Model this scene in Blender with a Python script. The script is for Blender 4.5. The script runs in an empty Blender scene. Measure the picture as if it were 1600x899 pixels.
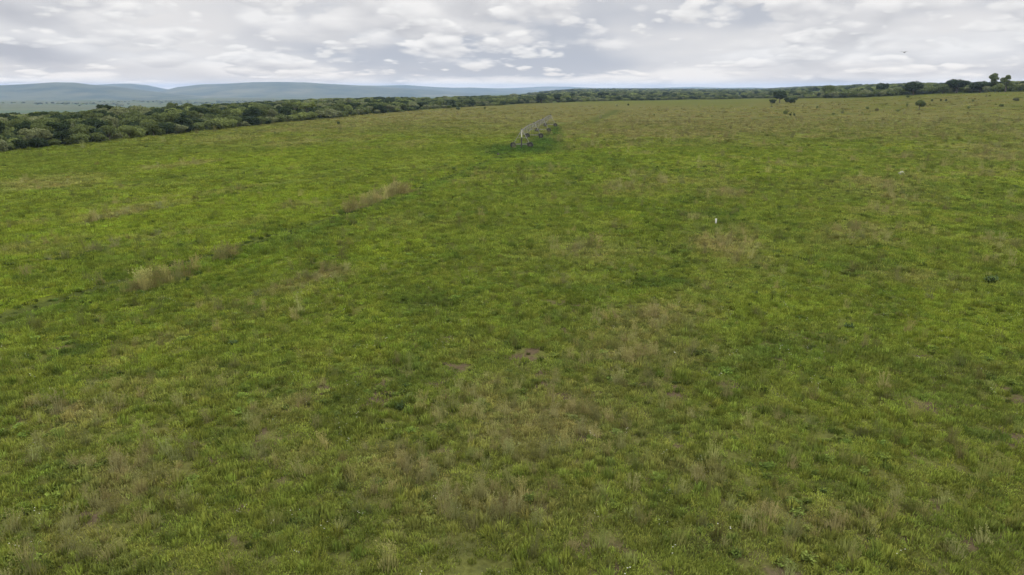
import bpy, math, random
import numpy as np
from mathutils import Vector, Matrix
R = math.radians
rng = np.random.default_rng(7)
random.seed(7)
scene = bpy.context.scene
COL = scene.collection

# ------------------------------------------------------------------ camera
H, F, PITCH = 14.0, 1120.0, R(15.6)
cam_d = bpy.data.cameras.new('camera')
cam = bpy.data.objects.new('camera', cam_d); COL.objects.link(cam)
cam.location = (0, 0, H)
cam.rotation_euler = (R(90) - PITCH, 0, 0)
cam_d.sensor_width = 36.0
cam_d.lens = 36.0 * F / 1600.0
cam_d.clip_start = 0.5
cam_d.clip_end = 60000
scene.camera = cam

# ------------------------------------------------------------------ world, sun, exposure
SUN_EL, SUN_AZ = 48.0, 20.0        # azimuth clockwise from +Y (into the picture)
w = bpy.data.worlds.new('World'); scene.world = w
w.use_nodes = True
nt = w.node_tree; nt.nodes.clear()
def nd(t, kind, **kw):
    n = t.nodes.new(kind)
    for k, v in kw.items():
        setattr(n, k, v)
    return n
def mth(t, op, a, b=None, c=None, clamp=False):
    n = t.nodes.new('ShaderNodeMath'); n.operation = op; n.use_clamp = clamp
    for i, v in enumerate((a, b, c)):
        if v is None: continue
        if isinstance(v, (int, float)): n.inputs[i].default_value = v
        else: t.links.new(v, n.inputs[i])
    return n.outputs[0]
def vmth(t, op, a, b=None, s=None):
    n = t.nodes.new('ShaderNodeVectorMath'); n.operation = op
    for i, v in enumerate((a, b)):
        if v is None: continue
        if isinstance(v, (tuple, list)): n.inputs[i].default_value = v
        else: t.links.new(v, n.inputs[i])
    if s is not None: n.inputs['Scale'].default_value = s
    return n.outputs[0]
def mixc(t, fac, a, b, mode='MIX'):
    n = t.nodes.new('ShaderNodeMix'); n.data_type = 'RGBA'; n.blend_type = mode
    for i, v in ((0, fac), (6, a), (7, b)):
        if isinstance(v, (int, float)): n.inputs[i].default_value = v
        elif isinstance(v, tuple): n.inputs[i].default_value = (*v, 1)
        else: t.links.new(v, n.inputs[i])
    return n.outputs[2]
def noise(t, vec, scale, detail=6, rough=0.55, dist=0.0, lac=2.0):
    n = t.nodes.new('ShaderNodeTexNoise'); n.noise_dimensions = '3D'
    n.inputs['Scale'].default_value = scale; n.inputs['Detail'].default_value = detail
    n.inputs['Roughness'].default_value = rough; n.inputs['Distortion'].default_value = dist
    n.inputs['Lacunarity'].default_value = lac
    if vec is not None: t.links.new(vec, n.inputs['Vector'])
    return n.outputs['Fac']
def sstep(t, v, a, b, lo=0.0, hi=1.0):
    n = t.nodes.new('ShaderNodeMapRange'); n.interpolation_type = 'SMOOTHSTEP'
    t.links.new(v, n.inputs[0])
    n.inputs[1].default_value = a; n.inputs[2].default_value = b
    n.inputs[3].default_value = lo; n.inputs[4].default_value = hi
    return n.outputs[0]

tc = nd(nt, 'ShaderNodeTexCoord')
sky = nd(nt, 'ShaderNodeTexSky', sky_type='NISHITA')
sky.sun_disc = False
sky.sun_elevation = R(SUN_EL); sky.sun_rotation = R(SUN_AZ)
sky.altitude = 900; sky.air_density = 1.0; sky.dust_density = 1.5
dirv = tc.outputs['Generated']
sep = nd(nt, 'ShaderNodeSeparateXYZ'); nt.links.new(dirv, sep.inputs[0])
zc = mth(nt, 'MAXIMUM', sep.outputs[2], 0.0)
lv = mth(nt, 'MULTIPLY', mth(nt, 'LOGARITHM', mth(nt, 'ADD', zc, 0.07), 2.718), 1.7)
cmb = nd(nt, 'ShaderNodeCombineXYZ')
nt.links.new(mth(nt, 'MULTIPLY', sep.outputs[0], 4.2), cmb.inputs[0]); nt.links.new(mth(nt, 'MULTIPLY', sep.outputs[1], 4.2), cmb.inputs[1]); nt.links.new(lv, cmb.inputs[2])
P = cmb.outputs[0]
def heap(q, sc_, det):
    f_ = noise(nt, q, sc_, det, .5, 0.0)
    wv = nt.nodes.new('ShaderNodeTexNoise'); wv.inputs['Scale'].default_value = sc_ * 1.6; wv.inputs['Detail'].default_value = 2
    nt.links.new(q, wv.inputs['Vector'])
    qq = vmth(nt, 'ADD', q, vmth(nt, 'SCALE', wv.outputs['Color'], s=.35 / sc_))
    r_ = f_
    for k_, am in (((2.4, .22), (5.2, .10)) if det > 4 else ((2.4, .22),)):
        vo = nt.nodes.new('ShaderNodeTexVoronoi'); vo.feature = 'F1'
        vo.inputs['Scale'].default_value = sc_ * k_; nt.links.new(qq, vo.inputs['Vector'])
        r_ = mth(nt, 'MULTIPLY_ADD', mth(nt, 'SUBTRACT', .45, vo.outputs['Distance']), am, r_)
    return r_
def layer(seed, sc_, lo, hi, amp, dark, lite, below):
    """one bank of clouds: crisp rounded upper rims catching the light, grey flat bases"""
    a_ = heap(vmth(nt, 'ADD', P, (seed, seed * 1.7, seed)), sc_, 6)
    b_ = heap(vmth(nt, 'ADD', P, (seed, seed * 1.7, seed + .16 / sc_)), sc_, 3)
    m_ = sstep(nt, a_, lo, hi)
    d_ = mth(nt, 'MULTIPLY', mth(nt, 'SUBTRACT', a_, b_), amp)
    sh = mth(nt, 'ADD', d_, .5, clamp=True)
    col_ = mixc(nt, sh, dark, lite)
    return mixc(nt, m_, below, col_)
veil = noise(nt, vmth(nt, 'ADD', P, (3.1, 7.7, 0.0)), .5, 4, 0.5, 0.0)
base = mixc(nt, sstep(nt, veil, .40, .60), (.45, .475, .53), (.71, .70, .70))
c1 = layer(11.3, .62, .40, .50, 4.2, (.45, .46, .50), (.78, .775, .775), base)
c1 = layer(4.7, 1.0, .47, .55, 4.2, (.52, .525, .55), (.80, .79, .785), c1)
c1 = layer(31.2, 1.8, .51, .59, 4.2, (.54, .545, .57), (.83, .82, .81), c1)
c1 = layer(52.6, 2.8, .55, .66, 3.4, (.60, .60, .61), (.80, .795, .79), c1)
cov = sstep(nt, veil, .22, .34, .8, 1.0)
hor = sstep(nt, zc, 0.0, .04, 1.0, 0.0)
c1 = mixc(nt, hor, c1, (1.16, 1.08, .99), 'MULTIPLY')
zen = mth(nt, 'MULTIPLY_ADD', sstep(nt, zc, 0.10, 0.7), 2.7, 1.0)
lum = mth(nt, 'MULTIPLY', zen, 11.2)
cc = vmth(nt, 'SCALE', c1); scl = cc.node; nt.links.new(lum, scl.inputs['Scale'])
final = mixc(nt, cov, sky.outputs[0], cc)
bg = nd(nt, 'ShaderNodeBackground'); bg.inputs['Strength'].default_value = 0.1
nt.links.new(final, bg.inputs['Color'])
wo = nd(nt, 'ShaderNodeOutputWorld'); nt.links.new(bg.outputs[0], wo.inputs['Surface'])

sd = bpy.data.lights.new('sun', 'SUN'); sd.energy = 1.5; sd.angle = R(10); sd.color = (1.0, 0.965, 0.91)
sun = bpy.data.objects.new('sun', sd); COL.objects.link(sun)
az = R(SUN_AZ); el = R(SUN_EL)
sv = Vector((math.sin(az) * math.cos(el), math.cos(az) * math.cos(el), math.sin(el)))
sun.rotation_euler = (-sv).to_track_quat('-Z', 'Y').to_euler()
sun.location = (0, 0, 60)

scene.view_settings.view_transform = 'Standard'
scene.view_settings.look = 'None'
scene.view_settings.gamma = 1.0
scene.view_settings.use_curve_mapping = False
scene.view_settings.exposure = 0.0
scene.render.engine = 'CYCLES'
cy = scene.cycles
cy.use_denoising = True
cy.max_bounces = 5; cy.diffuse_bounces = 2; cy.glossy_bounces = 1; cy.transmission_bounces = 2
cy.volume_bounces = 0; cy.transparent_max_bounces = 8
cy.use_adaptive_sampling = False
cy.sample_clamp_indirect = 4.0
scene.render.use_persistent_data = False

# ------------------------------------------------------------------ helpers
def tag(o, label=None, cat=None, group=None, kind=None):
    if label: o['label'] = label
    if cat: o['category'] = cat
    if group: o['group'] = group
    if kind: o['kind'] = kind
    return o

def S(t):
    t = np.clip(t, 0, 1); return t * t * (3 - 2 * t)

_perm = np.random.default_rng(3).random((256, 256))
def vnoise(x, y):
    xi = np.floor(x).astype(np.int64); yi = np.floor(y).astype(np.int64)
    fx = x - xi; fy = y - yi
    fx = fx * fx * (3 - 2 * fx); fy = fy * fy * (3 - 2 * fy)
    a = _perm[xi & 255, yi & 255]; b = _perm[(xi + 1) & 255, yi & 255]
    c = _perm[xi & 255, (yi + 1) & 255]; d = _perm[(xi + 1) & 255, (yi + 1) & 255]
    return (a * (1 - fx) + b * fx) * (1 - fy) + (c * (1 - fx) + d * fx) * fy
def fbm(x, y, o=4, g=0.5):
    s = 0.0; amp = 1.0; tot = 0.0
    for i in range(o):
        s = s + amp * vnoise(x + 17.3 * i, y + 31.7 * i); tot += amp
        x = x * 2.03; y = y * 2.03; amp *= g
    return s / tot

def terrain(x, y):
    x = np.asarray(x, float); y = np.asarray(y, float)
    z = 13.0 * S((x - 60 - .35 * np.maximum(y - 400, 0)) / 300) * S((y - 100) / 350)
    z = z + 26.0 * S((x - .45 * y) / 1400) * S((y - 700) / 1800)
    xb = np.where(y < 1000, -158 + 238 * np.clip((y - 600) / 400, 0, 1) ** 1.3, 80 + .09 * (y - 1000))   # brow of the slope down to the valley
    z = z - 62.0 * (1 - np.exp(-(np.maximum(xb - x, 0) / 400) ** 1.5)) * S((y + 200) / 300)
    d = np.hypot(x, y)
    z = z + (fbm(x / 55 + 5, y / 55 + 9, 2) - 0.5) * 0.9 * S((d - 25) / 80)
    z = z + (fbm(x / 420 + 2, y / 420 + 1, 3) - 0.5) * 9 * S((d - 700) / 1200)
    z = z + (fbm(x / 6.0, y / 6.0, 2) - 0.5) * 0.22 + (fbm(x / 1.9, y / 1.9, 2) - .5) * .16 * (1 - S((d - 60) / 60))
    return z

fw = np.array([0, math.cos(PITCH), -math.sin(PITCH)])
up = np.array([0, math.sin(PITCH), math.cos(PITCH)])
def ray(u, v):
    return fw + np.array([1, 0, 0]) * (u - 800) / F + up * (449.5 - v) / F
_T = np.geomspace(8, 16000, 1500)
def at(u, v):
    d = ray(u, v)
    p = d[None, :] * _T[:, None]
    below = (p[:, 2] + H) < terrain(p[:, 0], p[:, 1])
    i = int(np.argmax(below)) if below.any() else len(_T) - 1
    a, b = _T[max(i - 1, 0)], _T[i]
    for _ in range(22):
        m = 0.5 * (a + b); q = d * m
        if q[2] + H < float(terrain(q[0], q[1])): b = m
        else: a = m
    q = d * b
    return Vector((q[0], q[1], float(terrain(q[0], q[1]))))

def mesh_obj(name, verts, faces, mats, parent=None, smooth=False, fmat=None, link=True):
    me = bpy.data.meshes.new(name)
    me.from_pydata([tuple(v) for v in verts], [], [tuple(f) for f in faces])
    for m in (mats if isinstance(mats, (list, tuple)) else [mats]): me.materials.append(m)
    if fmat is not None: me.polygons.foreach_set('material_index', np.asarray(fmat, dtype=np.int32))
    if smooth: me.polygons.foreach_set('use_smooth', np.ones(len(me.polygons), dtype=bool))
    me.update()
    o = bpy.data.objects.new(name, me)
    if link: COL.objects.link(o)
    if parent is not None: o.parent = parent
    return o

class MB:
    def __init__(s): s.v = []; s.f = []; s.m = []
    def add(s, vs, fs, mi=0):
        b = len(s.v); s.v += [tuple(v) for v in vs]
        for f in fs: s.f.append(tuple(i + b for i in f)); s.m.append(mi)
    def tube(s, pts, rad, n=8, mi=0, cap=True):
        pts = [Vector(p) for p in pts]
        if isinstance(rad, (int, float)): rad = [rad] * len(pts)
        vs = []; fs = []
        for i, p in enumerate(pts):
            t = (pts[min(i + 1, len(pts) - 1)] - pts[max(i - 1, 0)]).normalized()
            a = t.cross(Vector((0, 0, 1)) if abs(t.z) < 0.9 else Vector((1, 0, 0))).normalized(); b = t.cross(a)
            for k in range(n):
                q = 2 * math.pi * k / n
                vs.append(p + (a * math.cos(q) + b * math.sin(q)) * rad[i])
        for i in range(len(pts) - 1):
            for k in range(n):
                k2 = (k + 1) % n
                fs.append((i * n + k, i * n + k2, (i + 1) * n + k2, (i + 1) * n + k))
        if cap:
            fs.append(tuple(range(n))[::-1]); fs.append(tuple((len(pts) - 1) * n + k for k in range(n)))
        s.add(vs, fs, mi)
    def box(s, c, d, mi=0, rot=None):
        c = Vector(c); vs = []
        for sx in (-1, 1):
            for sy in (-1, 1):
                for sz in (-1, 1):
                    q = Vector((sx * d[0] / 2, sy * d[1] / 2, sz * d[2] / 2))
                    if rot: q = rot @ q
                    vs.append(c + q)
        s.add(vs, [(0, 1, 3, 2), (4, 6, 7, 5), (0, 4, 5, 1), (2, 3, 7, 6), (0, 2, 6, 4), (1, 5, 7, 3)], mi)
    def build(s, name, mats, parent=None, smooth=False, link=True):
        return mesh_obj(name, s.v, s.f, mats, parent, smooth, s.m, link)

def new_mat(name, rough=0.9, spec=0.2):
    m = bpy.data.materials.new(name); m.use_nodes = True
    b = m.node_tree.nodes['Principled BSDF']
    b.inputs['Roughness'].default_value = rough
    b.inputs['Specular IOR Level'].default_value = spec
    return m, m.node_tree, b

# ------------------------------------------------------------------ where things lie (from the photo, as points on the ground)
edge_px = [(0, 238), (60, 232), (130, 225), (200, 217), (270, 210), (340, 203), (430, 193), (520, 184.5), (640, 173.5), (720, 168),
           (800, 163.5), (870, 160.5), (950, 158), (1060, 156), (1180, 154), (1290, 153.5), (1350, 152.5), (1400, 150), (1480, 146), (1600, 143.5)]
_e = [at(*p) for p in edge_px]
_eaz = np.array([math.degrees(math.atan2(p.x, p.y)) for p in _e]); _ed = np.log(np.array([math.hypot(p.x, p.y) for p in _e]))
def edge_dist(x, y):
    a = np.degrees(np.arctan2(x, y))
    d = np.exp(np.interp(a, _eaz, _ed))
    left = a < _eaz[0]
    d = np.where(left, abs(_e[0].x) / np.maximum(np.sin(np.radians(np.clip(-a, 5, 90))), 0.05), d)
    return d
def depth_in_wood(x, y):
    return np.hypot(x, y) - edge_dist(x, y)

def polyw(pts): return [at(*p) for p in pts]
def patch(u, v, ru, rv, wgt, slant=0.0):
    c = at(u, v); a = at(u + ru, v - slant * ru); b = at(u, v - rv)
    M = np.array([[a.x - c.x, b.x - c.x], [a.y - c.y, b.y - c.y]])
    return (c.x, c.y, np.linalg.inv(M), wgt)
def psum(x, y, L):
    s = np.zeros_like(x)
    for cx, cy_, Mi, wg in L:
        dx = x - cx; dy = y - cy_
        p = Mi[0, 0] * dx + Mi[0, 1] * dy; q = Mi[1, 0] * dx + Mi[1, 1] * dy
        s = np.maximum(s, wg * np.exp(-1.1 * (p * p + q * q)))
    return s
BROWN = [patch(*p) for p in [
    (930, 174, 330, 11, .85), (680, 178, 130, 8, .7, .03), (1000, 206, 95, 6, 1.0), (1110, 208, 60, 6, .9), (910, 203, 45, 6, .7), (1250, 166, 140, 9, .6),
    (1480, 158, 130, 8, .5), (1450, 180, 260, 12, .45), (1560, 235, 110, 16, .55), (1400, 290, 90, 18, .45), (1120, 300, 60, 15, .4),
    (600, 230, 80, 8, .5, .1), (520, 213, 120, 8, .45, .08), (450, 205, 110, 6, .4, .1), (90, 283, 120, 9, .55, .06), (220, 288, 70, 6, .6, .06), (475, 322, 45, 6, .55, .1),
    (1135, 380, 70, 24, .75), (1310, 370, 60, 22, .5), (900, 390, 90, 22, .35), (1215, 392, 30, 12, .6), (1400, 435, 70, 18, .35),
    (890, 640, 130, 50, .9), (750, 600, 60, 30, .55), (1010, 520, 110, 40, .65), (1000, 580, 60, 40, .5), (690, 540, 50, 14, .6), (470, 445, 60, 14, .5, .25),
    (100, 640, 60, 22, .65), (220, 740, 70, 30, .45), (480, 740, 50, 20, .5), (450, 630, 45, 35, .6, .6), (1050, 700, 50, 26, .7), (660, 760, 90, 40, .45),
    (1080, 600, 40, 30, .5), (920, 660, 70, 30, .55), (160, 840, 90, 30, .15), (820, 830, 150, 50, .45), (1200, 800, 150, 50, .4), (1580, 600, 60, 25, .4),
    (150, 335, 200, 5, .6, .14), (330, 300, 180, 4, .5, .12), (250, 262, 200, 4, .55, .1), (60, 385, 80, 7, .45, .15), (350, 350, 130, 4, .4, .15), (640, 345, 70, 12, .35)]]
BRIGHT = [patch(*p) for p in [
    (420, 310, 240, 32, .9, .06), (180, 340, 190, 26, .8, .05), (330, 420, 200, 26, .6, .12), (640, 500, 150, 45, .75), (560, 400, 160, 30, .6), (860, 250, 130, 14, .6),
    (1060, 245, 220, 14, .55), (1180, 270, 120, 12, .5), (230, 520, 180, 40, .45), (1000, 330, 80, 14, .6), (1240, 500, 150, 30, .55), (1500, 520, 150, 50, .6),
    (700, 455, 130, 20, .45), (950, 212, 70, 3, .5), (1330, 230, 160, 10, .35), (480, 240, 260, 12, .6, .08), (60, 460, 80, 20, .5, .2), (560, 575, 120, 22, .5),
    (500, 212, 150, 5, .3), (1272, 147.5, 22, 3, .9), (1200, 560, 130, 30, .35), (1420, 640, 200, 40, .35), (920, 470, 100, 14, .4)]]
DARK = [patch(*p) for p in [
    (815, 233, 60, 7, 1.0), (846, 220, 26, 9, 1.0), (868, 204, 10, 8, .95, .4), (780, 238, 26, 6, .6), (830, 165, 120, 2.5, .6), (1000, 190, 110, 1.3, .8), (905, 191.5, 50, 1.6, .7),
    (1200, 185, 150, 1.2, .45), (700, 198.5, 90, 1.2, .55), (1100, 338, 55, 7, .8), (640, 470, 50, 20, .55), (900, 455, 70, 8, .55), (1340, 420, 50, 12, .4),
    (620, 570, 60, 20, .35), (1180, 550, 60, 24, .5), (180, 582, 50, 10, .6), (200, 780, 60, 30, .4), (1230, 690, 60, 26, .45), (1540, 840, 80, 30, .45), (420, 400, 60, 16, .35, .3),
    (380, 720, 60, 16, .4), (1050, 445, 60, 10, .4)]]
STRIP = [(polyw([(-120, 548), (0, 512), (100, 480), (200, 452), (320, 416), (430, 382), (540, 344), (640, 308), (720, 274), (790, 244)]), 1.0, .5)]
LUSH = [patch(*p) for p in [(815, 234, 56, 7, 1.0), (848, 222, 26, 9, 1.0), (866, 206, 12, 9, 1.0, .4), (782, 238, 30, 6, .8), (1250, 560, 60, 20, .4), (850, 258, 60, 6, .4)]]
SOIL = [patch(*p) for p in [
    (1122, 776, 30, 9, 1.0), (1135, 868, 45, 9, .75), (300, 692, 16, 10, .5), (140, 808, 20, 12, .8), (1065, 615, 18, 8, .5), (860, 792, 30, 8, .35), (700, 705, 30, 8, .35),
    (965, 855, 60, 12, .5), (1180, 640, 20, 8, .4), (460, 690, 40, 8, .5), (1400, 800, 30, 8, .45), (80, 890, 60, 10, .6), (380, 845, 30, 8, .5), (1200, 728, 26, 6, .5)]]
TRACKS = [(polyw(p), wd, k) for p, wd, k in [
    ([(-120, 535), (0, 500), (100, 468), (200, 438), (320, 403), (430, 370), (540, 334), (640, 300), (720, 268), (790, 240)], .42, 1.0),
    ([(-60, 512), (60, 474), (180, 440), (300, 405), (400, 373)], .28, .8),
    ([(60, 412), (90, 405), (190, 385), (290, 366), (420, 335), (560, 298), (680, 262)], .5, .55),
    ([(20, 372), (90, 360), (200, 336), (300, 316), (420, 292), (560, 262)], .8, .45),
    ([(0, 300), (140, 290), (250, 280), (400, 262)], 1.0, .45),
    ([(925, 189), (945, 181), (966, 172)], 2.2, 1.0),
    ([(838, 194), (930, 190.5), (1040, 188), (1130, 186.5), (1250, 182), (1330, 178)], 2.4, .8), ([(590, 204), (700, 199), (770, 196)], 1.8, .6), ([(560, 172.5), (600, 171.5)], 2, .3),
    ([(1040, 360), (1150, 375), (1230, 400), (1330, 430), (1420, 470)], .35, .5)]]
TALL = [(polyw(p), wd, k) for p, wd, k in [
    ([(205, 458), (230, 450), (262, 443), (290, 434)], .75, 1.0), ([(322, 414), (345, 406), (368, 401)], .45, .8),
    ([(542, 332), (560, 325), (585, 316), (615, 306), (640, 299)], .75, .75), ([(290, 431), (305, 424)], .3, .6)]]
RIDGE = [(polyw(p), wd, k) for p, wd, k in [
    ([(82, 406), (120, 398), (160, 389), (190, 385)], .5, .9), ([(92, 358), (150, 345), (220, 330), (290, 318)], .8, .7),
    ([(400, 462), (450, 450), (500, 432), (512, 426)], .8, .5), ([(230, 369), (285, 365)], .4, .5)]]
def line_d(x, y, pts):
    d = np.full_like(x, 1e9)
    for a, b in zip(pts[:-1], pts[1:]):
        dx, dy = b.x - a.x, b.y - a.y
        t = np.clip(((x - a.x) * dx + (y - a.y) * dy) / (dx * dx + dy * dy), 0, 1)
        d = np.minimum(d, np.hypot(x - a.x - t * dx, y - a.y - t * dy))
    return d
def lsum(x, y, L, wide=1.0):
    s = np.zeros_like(x)
    for pts, wd, k in L: s = np.maximum(s, k * np.exp(-(line_d(x, y, pts) / (wd * wide)) ** 2))
    return s

PAINTED_SHADE0 = [(polyw(p), wd, 1.0) for p, wd in [([(84, 409), (130, 401), (192, 388)], .35), ([(95, 362), (160, 348), (230, 331)], .4)]]  # lines where shade below the ridges is painted into the ground
VERGE = [(polyw([(-120, 515), (0, 482), (100, 452), (200, 424), (320, 390), (430, 358), (540, 324), (640, 292), (720, 262)]), 1.6, .8), (polyw([(895, 199), (940, 187), (975, 172)]), 3.0, .7)]
C_BRIGHT = np.array([.136, .174, .017]); C_MID = np.array([.108, .136, .019]); C_DARK = np.array([.040, .068, .013])
C_BROWN = np.array([.165, .150, .052]); C_SOIL = np.array([.125, .095, .055]); C_STRAW = np.array([.30, .25, .12])
C_WOOD = np.array([.045, .06, .02])
def smooth_side(x, y):
    """the shorter, finer turf left of the wheel track"""
    s = x * .97 - y * .23
    return S((-38 - s) / 10) * S((np.hypot(x, y) - 48) / 40)
def fields(x, y):
    """what grows where: weights of bright, dark, brown, soil, standing straw"""
    d = np.hypot(x, y)
    wx = x + (fbm(x / 9, y / 9, 3) - .5) * 6; wy = y + (fbm(x / 9 + 40, y / 9 + 3, 3) - .5) * 9
    wx = np.where(d > 120, x + (fbm(x / 30, y / 30, 3) - .5) * 14, wx); wy = np.where(d > 120, y + (fbm(x / 30 + 4, y / 30 + 3, 3) - .5) * 22, wy)
    n1 = fbm(x / 24 + 3, y / 34 + 8, 4); n2 = fbm(x / 5 + 13, y / 6.5 + 1, 4, .6); n3 = fbm(x / 1.3 + 3, y / 1.3 + 41, 3, .6)
    # streaks along the furrows (direction .23,.97) on the left side
    s = x * .97 - y * .23; t = x * .23 + y * .97
    st = fbm(s / 1.6 + 9, t / 22 + 5, 3); stw = S((-38 - s) / 10)
    sm = smooth_side(x, y); br = np.maximum(psum(wx, wy, BRIGHT), lsum(x, y, VERGE)); bw = psum(wx, wy, BROWN); dk = psum(x + (wx - x) * .3, y + (wy - y) * .3, DARK)
    bright = np.clip(.10 + .95 * br + (n1 - .5) * 1.3 + (n2 - .5) * .9 + (st - .5) * .9 * stw, 0, 1)
    brown = np.clip(bw * (.55 + 1.1 * S((n2 - .30) / .35)) + S((n2 - .50) / .22) * .55 * (1 - .6 * sm) * S((n1 - .3) / .3) - .35 * br + .42 * S((d - 170) / 140), 0, 1)
    brown = np.clip(brown + .16 * (1 - S((d - 25) / 35)) + .5 * lsum(x, y, RIDGE) + .5 * lsum(x, y, TALL), 0, 1)
    dark = np.clip(dk * 1.1 + (.35 * S((.42 - n2) / .2) + .7 * S((.42 - n3) / .2)) * (1 - .65 * sm) + 1.1 * lsum(x, y, TRACKS), 0, 1)
    near = 1 - S((d - 30) / 45)
    soil = np.clip(psum(x, y, SOIL) * 1.2 * S((n3 - .25) / .3) + near * .8 * S((n3 - .60) / .16) * S((.56 - n2) / .2), 0, 1)
    return bright, brown, dark, soil
def tint(x, y, jit=None):
    b, w_, dk, so = fields(x, y)
    c = C_MID + (C_BRIGHT - C_MID) * b[:, None]
    c = c + (C_DARK - c) * (dk * .85 * (1 - .4 * w_))[:, None]
    lu = np.maximum(psum(x, y, LUSH), lsum(x, y, STRIP))
    c = c + (C_BROWN - c) * (w_ * .85 * (1 - .9 * lu))[:, None]
    c = c + (np.array([.048, .092, .016]) - c) * (lu * .85)[:, None]
    return c, so, w_, dk, b

# ------------------------------------------------------------------ ground
def leafy(name, attr, attr_type, transl=.3, vary=.25, nscale=2.0):
    m, t, b = new_mat(name, .9, .03)
    a = nd(t, 'ShaderNodeAttribute', attribute_type=attr_type, attribute_name=attr)
    g = nd(t, 'ShaderNodeNewGeometry')
    n = mth(t, 'MULTIPLY_ADD', g.outputs['Random Per Island'], vary * 2, 1 - vary)
    cc_ = vmth(t, 'SCALE', a.outputs['Color']); t.links.new(n, cc_.node.inputs['Scale'])
    t.links.new(cc_, b.inputs['Base Color'])
    tr = nd(t, 'ShaderNodeBsdfTranslucent'); t.links.new(cc_, tr.inputs['Color'])
    mx = nd(t, 'ShaderNodeMixShader'); mx.inputs[0].default_value = transl
    t.links.new(b.outputs[0], mx.inputs[1]); t.links.new(tr.outputs[0], mx.inputs[2])
    t.links.new(mx.outputs[0], t.nodes['Material Output'].inputs['Surface'])
    return m

gm, gt, gb = new_mat('meadow_ground', 1.0, 0.0)
ga = nd(gt, 'ShaderNodeAttribute', attribute_type='GEOMETRY', attribute_name='gcol')
gg = nd(gt, 'ShaderNodeNewGeometry')
gn1 = noise(gt, gg.outputs['Position'], 6.0, 5, .65); gn2 = noise(gt, gg.outputs['Position'], .9, 5, .6)
gf = mth(gt, 'MULTIPLY', sstep(gt, gn1, .25, .75, .72, 1.28), sstep(gt, gn2, .25, .75, .85, 1.15))
gc = vmth(gt, 'SCALE', ga.outputs['Color']); gt.links.new(gf, gc.node.inputs['Scale'])
gt.links.new(gc, gb.inputs['Base Color'])
bmp = nd(gt, 'ShaderNodeBump'); bmp.inputs['Strength'].default_value = .6; bmp.inputs['Distance'].default_value = .12
gt.links.new(gn1, bmp.inputs['Height']); gt.links.new(bmp.outputs[0], gb.inputs['Normal'])

azs = np.unique(np.round(np.concatenate([np.arange(-180, -46, 4.0), np.arange(-46, 46, .155), np.arange(46, 180.1, 4.0)]), 4))
azs = azs[azs < 179.9]
rs = np.concatenate([[1.0, 4.0, 8.0, 12.0], np.geomspace(15, 16500, 1080)])
A, Rr = np.meshgrid(np.radians(azs), rs, indexing='ij')
gx = (np.sin(A) * Rr).ravel(); gy = (np.cos(A) * Rr).ravel()
gz = terrain(gx, gy)
tr_d = lsum(gx, gy, [(p, wd, k) for p, wd, k in TRACKS]) * 0.16
gz = gz - tr_d
na, nr = A.shape
col, so, w_, dk, br_ = tint(gx, gy)
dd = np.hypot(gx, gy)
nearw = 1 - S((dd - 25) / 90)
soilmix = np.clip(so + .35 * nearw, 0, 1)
col = col * (.60 + .04 * S((dd - 200) / 400) - .15 * S((dd - 230) / 200))[:, None]       # the soil sheet under the sward; tuft shading painted in, darkening away from the camera
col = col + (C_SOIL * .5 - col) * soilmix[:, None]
tk_ = np.clip(lsum(gx, gy, TRACKS, 1.5) + lsum(gx, gy, PAINTED_SHADE0, 1.5), 0, 1)
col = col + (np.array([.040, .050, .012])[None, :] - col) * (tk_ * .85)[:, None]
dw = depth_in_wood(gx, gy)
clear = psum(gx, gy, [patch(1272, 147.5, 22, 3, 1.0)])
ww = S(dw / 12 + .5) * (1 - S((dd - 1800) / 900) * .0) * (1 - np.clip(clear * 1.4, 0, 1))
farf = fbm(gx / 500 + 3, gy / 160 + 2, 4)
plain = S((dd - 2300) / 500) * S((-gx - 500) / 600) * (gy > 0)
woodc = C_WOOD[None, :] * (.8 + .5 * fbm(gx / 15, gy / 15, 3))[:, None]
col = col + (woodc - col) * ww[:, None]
pc = np.array([.075, .078, .036])[None, :] * (.55 + .9 * farf)[:, None]
pc = np.where((farf > .56)[:, None], np.array([.05, .07, .03])[None, :], pc)
col = col + (pc - col) * (plain * .9)[:, None]
faces = np.empty((na * (nr - 1), 4), dtype=np.int32)
I, J = np.meshgrid(np.arange(na), np.arange(nr - 1), indexing='ij')
I2 = (I + 1) % na
faces[:, 0] = (I * nr + J).ravel(); faces[:, 1] = (I * nr + J + 1).ravel()
faces[:, 2] = (I2 * nr + J + 1).ravel(); faces[:, 3] = (I2 * nr + J).ravel()
me = bpy.data.meshes.new('ground')
nv = len(gx) + 1
me.vertices.add(nv)
cen = np.array([[0, 0, float(terrain(0, 0))]])
me.vertices.foreach_set('co', np.concatenate([np.stack([gx, gy, gz], 1), cen]).ravel())
tri = np.stack([np.arange(na) * nr, ((np.arange(na) + 1) % na) * nr, np.full(na, nv - 1)], 1)
nl = faces.size + tri.size
me.loops.add(nl); me.loops.foreach_set('vertex_index', np.concatenate([faces.ravel(), tri[:, ::-1].ravel()]).astype(np.int32))
me.polygons.add(len(faces) + na)
ls = np.concatenate([np.arange(len(faces)) * 4, faces.size + np.arange(na) * 3]).astype(np.int32)
me.polygons.foreach_set('loop_start', ls)
me.update(calc_edges=True); me.validate()
me.polygons.foreach_set('use_smooth', np.ones(len(me.polygons), dtype=bool))
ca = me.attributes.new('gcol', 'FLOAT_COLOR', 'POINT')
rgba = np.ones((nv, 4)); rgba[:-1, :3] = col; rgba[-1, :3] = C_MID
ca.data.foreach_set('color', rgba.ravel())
me.materials.append(gm)
if me.polygons[10].normal.z < 0: me.flip_normals()
ground = bpy.data.objects.new('ground', me); COL.objects.link(ground)
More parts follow.
